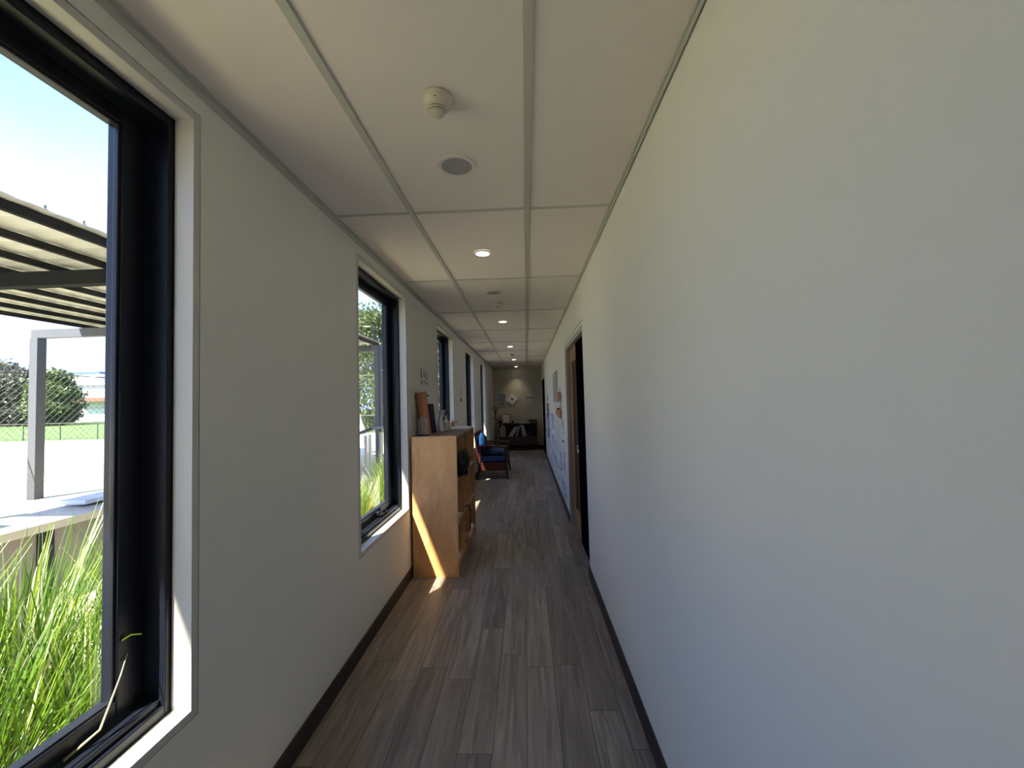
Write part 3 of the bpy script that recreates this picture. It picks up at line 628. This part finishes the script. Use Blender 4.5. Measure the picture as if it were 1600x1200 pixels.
end_sheet('faint_notice', 'faint pale text sheet below the spotted notice', 'notice', .0, .24, 1.03, 1.28, mat('faint_paper', (.50, .47, .40), .8), ((.1, .9, .85, .87, INKG), (.1, .8, .68, .70, INKG), (.1, .9, .5, .52, INKG), (.1, .7, .33, .35, INKG)))
end_sheet('side_notice', 'small faint sheet right of the spotted notice', 'notice', .24, .36, 1.34, 1.52, mat('faint_paper_b', (.52, .49, .43), .8), ((.1, .8, .6, .64, INKG),))

# ================================================================ outside
CONC = mat('pale_paving', (.40, .375, .245), .8, noise=.06, nscale=1.5, bump=.1, bscale=30)
struct(MB().box(-60, XO, -20, 20.8, GZ-.1, GZ).build('ground_paving', CONC), 'very bright pale court paving outside')
struct(MB().box(-90, 20, 20.8, 110, GZ-.1, GZ+.01).build('ground_lawn', mat('lawn', (.055, .11, .02), .9, noise=.25, nscale=2)), 'bright green field beyond the low fence')
struct(MB().box(-2.35, XO, -3, 12, GZ, GZ+.02).build('ground_bed', mat('mulch_bed', (.16, .11, .075), .9, noise=.4, nscale=25, bump=.5, bscale=60)), 'mulch garden bed under the windows')
o = MB().box(-2.42, -2.35, -3, 12, GZ, GZ+.05).build('ground_edging', CONC); struct(o)
# building roof / eave
struct(MB().box(-1.92, XR+.3, YB-1, YE+1, 3.25, 3.42).build('eave', mat('eave_white', (.7, .7, .68), .6)), 'roof overhang above the windows')
struct(MB().box(XO, XL, YB-.12, YE+.1, 2.9, 3.25).build('wall_parapet', PAINT))
struct(MB().box(XR+.0, XR+.16, YB-.12, YE+.1, 2.55, 3.25).build('wall_roof_side', PAINT))
struct(MB().box(XO, XR+.16, YE+.12, YE+.2, 0, 3.25).build('wall_back_outer', PAINT))
struct(MB().box(XO, XR+.16, YB-.2, YB-.12, 0, 3.25).build('wall_front_outer', PAINT))

# low wall with coping
lw = thing('low_garden_wall', 'low grey panelled wall with pale metal coping outside the nearest window', 'garden wall', (-4.0, 1.5, GZ))
PANEL = mat('fibre_panel', (.17, .15, .145), .7, noise=.05, nscale=4)
MB().box(-4.12, -3.83, -3.5, 5.6, GZ, .50).build('wall_core', PANEL, lw)
for y in (-2.9, -1.4, .1, 1.6, 3.12-.0, 4.62):
    MB().box(-3.835, -3.80, y-1.45, y-.0, GZ+.005, .50).build('panel', PANEL, lw, bevel=.003)
for y in (-2.87, -1.37, .13, 1.63, 3.13, 4.64):
    MB().box(-3.83, -3.785, y-.055, y+.055, GZ, .50).build('joint_strip', BLACK, lw)
MB().box(-4.3, -3.775, -3.5, 5.62, .50, .565).build('coping', mat('coping_metal', (.40, .37, .34), .4, .1), lw, bevel=.004)
for (x0, x1, y0, y1, lb) in ((-4.28, -4.02, 3.62, 5.2, 'pale metal bench top resting on the low wall, further one'), (-4.28, -4.0, 1.2, 3.05, 'pale metal bench top resting on the low wall, nearer one')):
    t = thing('bench_top', lb, 'bench', ((x0+x1)/2, (y0+y1)/2, .565), 'bench tops on the low wall')
    MB().box(x0, x1, y0, y1, .585, .625).build('bench_slab', mat('lilac_metal', (.50, .54, .68), .4, .2), t, bevel=.004)
    for y in (y0+.15, y1-.2): MB().box(x0+.03, x1-.03, y, y+.05, .565, .585).build('bench_foot', BLACK, t)

# pergola
pg = thing('pergola', 'steel pergola with corrugated roof and dark purlins outside the windows', 'pergola', (-6, 6.5, GZ))
STEEL = mat('pergola_steel', (.006, .007, .009), .8, 0, spec=.03, noise=.15, nscale=10)
POSTM = mat('pergola_post_paint', (.075, .08, .10), .6, spec=.15)
ROOFU = mat('corrugated_sheet', (.34, .34, .33), .5)
PX0, PX1, PY0, PY1, PZ = -3.60, -7.55, 1.95, 10.0, 2.86
npur = 8
for i in range(npur):
    x = PX0-.035-i*(PX0-PX1-.07)/(npur-1)
    hgt = .06 if i else .075
    MB().box(x-.022, x+.022, PY0, PY1, PZ+.0, PZ+hgt).build('purlin', STEEL, pg)
w = MB(); n = 150     # corrugated along X, ribs across Y
A = None
for i in range(n+1):
    y = PY0-.05+(PY1-PY0+.1)*i/n; z = PZ+.080+.004*math.sin(i*PI*.5)
    B = [w.bm.verts.new((PX0+.07, y, z)), w.bm.verts.new((PX1-.08, y, z))]
    if A: w.bm.faces.new((A[0], A[1], B[1], B[0]))
    A = B
rf = w.build('roof_sheet', ROOFU, pg); sm = rf.modifiers.new('s', 'SOLIDIFY'); sm.thickness = .004
for y in (2.25, 2.62, 2.90, 3.17, 3.42, 3.7):
    MB().lathe([(0, 0), (.022, 0), (.016, .012), (.008, .018), (.010, .035), (.004, .045), (0, .05)], (PX0+.03, y, PZ+.084), 10).build('ridge_nub', POSTM, pg, smooth=True)
for y in (2.03, 3.98, 6.75, 9.85):
    MB().box(-8.45, -3.50, y-.05, y+.05, PZ-.145, PZ).build('rafter', STEEL if y < 6 else POSTM, pg)
    for x in (-3.58, -8.38):
        MB().box(x-.07, x+.07, y-.07, y+.07, GZ, PZ-(.145 if 1 else 0)).build('post', POSTM, pg, bevel=.004)

# chain-link fences
WIRE = mat('fence_wire', (.02, .024, .024), .6)
def chain(w, P, u, L, z0, z1, sp, r):
    "two families of diagonal wires in a vertical plane from P along u"
    H = z1-z0; P = Vector(P); u = Vector(u); n = int((L+H)/sp)+1
    for k in range(n):
        for s in (1, -1):
            a = -H+k*sp
            s0, s1 = max(0, -a), min(H, L-a)
            if s1-s0 < .02: continue
            q0 = (a+s0, s0); q1 = (a+s1, s1)
            if s < 0: q0 = (L-q0[0], q0[1]); q1 = (L-q1[0], q1[1])
            w.tube([P+u*q0[0]+Vector((0, 0, z0+q0[1])), P+u*q1[0]+Vector((0, 0, z0+q1[1]))], r, 3, caps=False)
f = thing('chain_link_fence', 'tall chain-link fence running alongside the pergola', 'fence', (-9.0, 8, GZ))
w = MB(); chain(w, (-9.0, 4.0, 0), (0, 1, 0), 11, GZ+.05, 2.15, .12, .0028); w.build('mesh', WIRE, f)
w = MB()
for z in (2.15, 1.5): w.tube([(-9, 4, z), (-9, 15, z)], .012 if z > 2 else .004, 6)
w.build('top_rail', WIRE, f)
for y in (4, 8.6, 12, 15): MB().tube([(-9, y, GZ), (-9, y, 2.2)], .022, 8).build('fence_post', WIRE, f)
f = thing('chain_link_fence', 'tall chain-link fence crossing behind the pergola end', 'fence', (-6, 15, GZ))
w = MB(); chain(w, (-8.9, 15.0, 0), (1, 0, 0), 6.9, GZ+.05, 2.5, .12, .0028); w.build('mesh', WIRE, f)
w = MB()
for z in (2.5, 1.3): w.tube([(-8.9, 15, z), (-2, 15, z)], .014, 6)
w.build('top_rail', WIRE, f)
for x in (-6.6, -5.05, -4.1, -2.2): MB().tube([(x, 15, GZ), (x, 15, 2.55)], .025, 8).build('fence_post', WIRE, f)
f = thing('low_field_fence', 'low dark rail and mesh fence in front of the green field', 'fence', (-14, 21, GZ))
w = MB(); chain(w, (-36, 21, 0), (1, 0, 0), 34, GZ+.05, .85, .3, .006); w.build('mesh', WIRE, f)
MB().tube([(-36, 21, .86), (-2, 21, .86)], .025, 6).tube([(-36, 21, .05), (-2, 21, .05)], .012, 6).build('rail', WIRE, f)
for k in range(17): MB().tube([(-35+k*2.05, 21, GZ), (-35+k*2.05, 21, .87)], .025, 6).build('fence_post', WIRE, f)

# outdoor table and white board beyond second window
t = thing('outdoor_table', 'dark topped slanted outdoor table on pale legs past the second window', 'table', (-3.4, 8.8, GZ))
MB().box(-3.95, -3.20, 8.45, 9.2, .80, .84, rot=Matrix.Rotation(-.28, 3, 'Y')).build('tabletop', BLACK, t, bevel=.01)
for (x, y) in ((-3.62, 8.5), (-3.28, 8.5), (-3.62, 9.12), (-3.28, 9.12)): MB().box(x-.025, x+.025, y-.025, y+.025, GZ, .74+(.06 if x > -3.4 else -.02)).build('leg', GREYM, t)
t = thing('white_a_board', 'white tapered board standing on the court beyond the table', 'board', (-5.0, 12, GZ))
w = MB()
for s in (-1, 1): w.quad((-5.15, 12+s*.3, GZ), (-4.65, 12+s*.3, GZ), (-4.98, 12+s*.03, 1.2), (-5.10, 12+s*.03, 1.2))
o = w.build('board_panel', PAPER, t); m_ = o.modifiers.new('s', 'SOLIDIFY'); m_.thickness = .02

# grass tussocks
GR = [mat('grass_green', (.05, .11, .006), .35, trans=.25), mat('grass_lime', (.13, .20, .012), .35, trans=.3), mat('grass_straw', (.42, .38, .26), .5, trans=.2)]
def tussock(x, y, h, n, seed, spread=.33, label='', yellow=.3):
    r = random.Random(seed); me = bpy.data.meshes.new('grass_tussock'); V = []; F = []; MI = []
    for i in range(n):
        a = r.uniform(0, 2*PI); rad = abs(r.gauss(0, .09)); bx = x+math.cos(a)*rad; by = y+math.sin(a)*rad
        a2 = a+r.gauss(0, .6); ln = h*r.uniform(.55, 1.12); out = r.uniform(.08, 1.0)*spread*ln*1.5; wd = r.uniform(.002, .0048)
        mi = 0 if r.random() > yellow else (1 if r.random() < .78 else 2)
        dv = Vector((math.cos(a2), math.sin(a2), 0)); sv = Vector((-dv.y, dv.x, 0)).lerp(dv, r.uniform(-.5, .5)).normalized(); prev = None; ns = 5
        droop = r.uniform(0, .35)*ln if r.random() < .5 else 0
        for j in range(ns+1):
            t_ = j/ns; p = Vector((bx, by, GZ))+dv*out*t_**1.7+Vector((0, 0, ln*t_-droop*t_**3)); ww = wd*(1-t_**2.5)+.0006
            p.x = min(p.x, -1.185)
            V += [p+sv*ww, p-sv*ww]; k = len(V)
            if j: F.append((k-4, k-3, k-1, k-2)); MI.append(mi)
    me.from_pydata([tuple(v) for v in V], [], F)
    for m in GR: me.materials.append(m)
    for p, mi in zip(me.polygons, MI): p.material_index = mi
    o = bpy.data.objects.new('grass_tussock', me); C.objects.link(o)
    return tag(o, label, 'grass', 'strappy grass tussocks along the windows')
tl = [(-1.62, .55, .88, 420), (-1.55, 1.0, .80, 420), (-1.95, .95, .95, 420), (-1.58, 1.45, .72, 380), (-2.0, 1.55, .93, 400), (-1.72, 2.0, .80, 380), (-2.1, 2.25, .78, 360),
      (-1.7, 3.5, .70, 420), (-1.75, 4.15, .62, 420), (-2.1, 4.6, .60, 360), (-1.65, 4.8, .62, 400), (-1.8, 5.5, .68, 380), (-2.1, 6.1, .66, 320)]
tn = ['grass tussock at the lower left corner of the nearest window', 'grass tussock pressed against the nearest window pane', 'tall grass tussock behind the one at the nearest pane', 'low grass tussock near the far jamb of the nearest window',
      'tall grass tussock with straw tips in front of the low wall', 'grass tussock beyond the nearest window jamb', 'outer grass tussock beside the bright paving', 'yellow green grass tussock at the foot of the second window',
      'grass tussock low in the middle of the second window', 'outer grass tussock seen through the second window', 'grass tussock behind the second window frame', 'furthest grass tussock at the second window', 'small distant grass tussock by the pergola post']
for i, ((x, y, h, n), lb) in enumerate(zip(tl, tn)): tussock(x, y, h, int(n*2.2), 100+i, label=lb, yellow=.35 if i < 7 else .6)
# stray blades reaching in past the sash of the nearest window
w = MB(); w.tube([(-1.098, .95, ZB+.076), (-1.075, 1.01, ZB+.10), (-1.085, 1.07, ZB+.19), (-1.097, 1.10, ZB+.23)], .0035, 6, .0012)
tag(w.build('grass_wisp', GR[2]), 'dry grass stem lying over the sill of the nearest window', 'grass')
w = MB(); w.tube([(-1.099, 1.085, .812), (-1.088, 1.10, .818), (-1.075, 1.118, .810)], .004, 6, .0015)
tag(w.build('grass_wisp', GR[1]), 'short bright green leaf tip poking in beside the black sash', 'grass')

# trees
def tree(x, y, h, rw, seed, label, leafm, n=2600, ls=.16, base=.25):
    r = random.Random(seed); t = thing('leafy_tree', label, 'tree', (x, y, GZ), 'trees beyond the court')
    w = MB(); w.tube([(x, y, GZ), (x+r.uniform(-.2, .2), y, h*.35), (x+r.uniform(-.4, .4), y, h*.8)], .16, 8, .05)
    cl = []
    for k in range(44):
        a = r.uniform(0, 2*PI); q = r.random()**.5; zz = r.uniform(base, .97); k_ = math.sin(PI*min(1, (zz-base)/(1-base)*.85+.12))
        c = Vector((x+math.cos(a)*rw*q*k_, y+math.sin(a)*rw*q*k_, h*zz)); cl.append(c)
        if k % 3 == 0: w.tube([(x, y, h*zz*.6), tuple(c)], .05, 5, .015)
    w.build('trunk', mat_bark, t)
    V = []; F = []
    for i in range(n):
        c = cl[r.randrange(len(cl))]; d = Vector((r.gauss(0, 1), r.gauss(0, 1), r.gauss(0, .75)))*rw*.19; p = c+d; p.z = max(p.z, GZ+.15)
        a = Vector((r.uniform(-1, 1), r.uniform(-1, 1), r.uniform(-1, 1))).normalized(); b_ = a.cross(Vector((r.uniform(-1, 1), r.uniform(-1, 1), r.uniform(-1, 1)))).normalized()
        s = ls*r.uniform(.6, 1.3); k = len(V); V += [tuple(p-a*s), tuple(p+b_*s*.45), tuple(p+a*s), tuple(p-b_*s*.45)]; F.append((k, k+1, k+2, k+3))
    me = bpy.data.meshes.new('crown'); me.from_pydata(V, [], F); me.materials.append(leafm)
    o = bpy.data.objects.new('crown', me); C.objects.link(o); o.parent = t; o.matrix_parent_inverse = Matrix.Translation(-t.location)
mat_bark = mat('bark', (.14, .11, .09), .9)
LF = [mat('leaf_grey_green', (.075, .08, .062), .6, trans=.2), mat('leaf_bright', (.07, .10, .03), .6, trans=.3), mat('leaf_dark', (.02, .028, .015), .6, trans=.2)]
trs = [(-65.5, 49, 7.6, 3.6, 0, 'broad grey green tree at the left edge of the nearest window'), (-59.3, 46, 6.6, 2.6, 0, 'grey green tree just left of the tall pergola post'), (-53.4, 44.5, 6.2, 2.1, 1, 'brighter green tree right of the tall pergola post'),
       (-62.9, 54, 5.6, 1.7, 0, 'small tree in front of the white building wall'), (-14.4, 30, 6.2, 2.6, 0, 'grey green tree at the left of the second window'), (-9.3, 25, 7.4, 2.2, 1, 'tall green tree at the right of the second window'),
       (-6.3, 22, 8.8, 1.8, 1, 'tallest tree, behind the right sash of the second window'), (-13.0, 38, 7.5, 3.2, 2, 'dark tree behind the second window group'), (-7.4, 33, 8.8, 2.6, 0, 'grey green tree seen through the third window'), (-2.8, 29, 8.0, 2.2, 2, 'dark tree seen past the third window')]
for i, (x, y, h, rw, k, lb) in enumerate(trs): tree(x, y, h, rw, 40+i, lb, LF[k], n=9000 if y > 40 else 7000, ls=.21 if y > 40 else .13, base=.04)
# distant building
bd = thing('white_building', 'distant long white building with a red brown awning band', 'building', (-48, 62, GZ))
WB = mat('building_white', (.80, .80, .78), .7)
MB().box(-70.8, -40, 60, 66, GZ, 5.5).build('walls', WB, bd)
MB().box(-67.2, -40, 58.8, 60, 2.95, 3.55).build('awning_band', mat('red_brown_tiles', (.16, .075, .055), .7), bd)
for x in (-70.4, -69.3):
    for z in (3.1, 4.6): MB().box(x, x+.75, 59.93, 60.0, z, z+.65).build('window_pane', INKG, bd)
MB().box(-71.2, -39.5, 59.6, 66.4, 5.5, 5.7).build('roof', mat('pale_roof', (.75, .76, .78), .6), bd)
bd = thing('blue_roofed_shed', 'distant low building with a dark blue roof line behind the trees', 'building', (-70, 66, GZ))
MB().box(-84, -72.5, 67, 74, GZ, 7.9).build('walls', WB, bd)
MB().box(-85, -72, 66.8, 75, 7.9, 8.2).build('roof', mat('blue_roof', (.06, .10, .24), .5), bd)
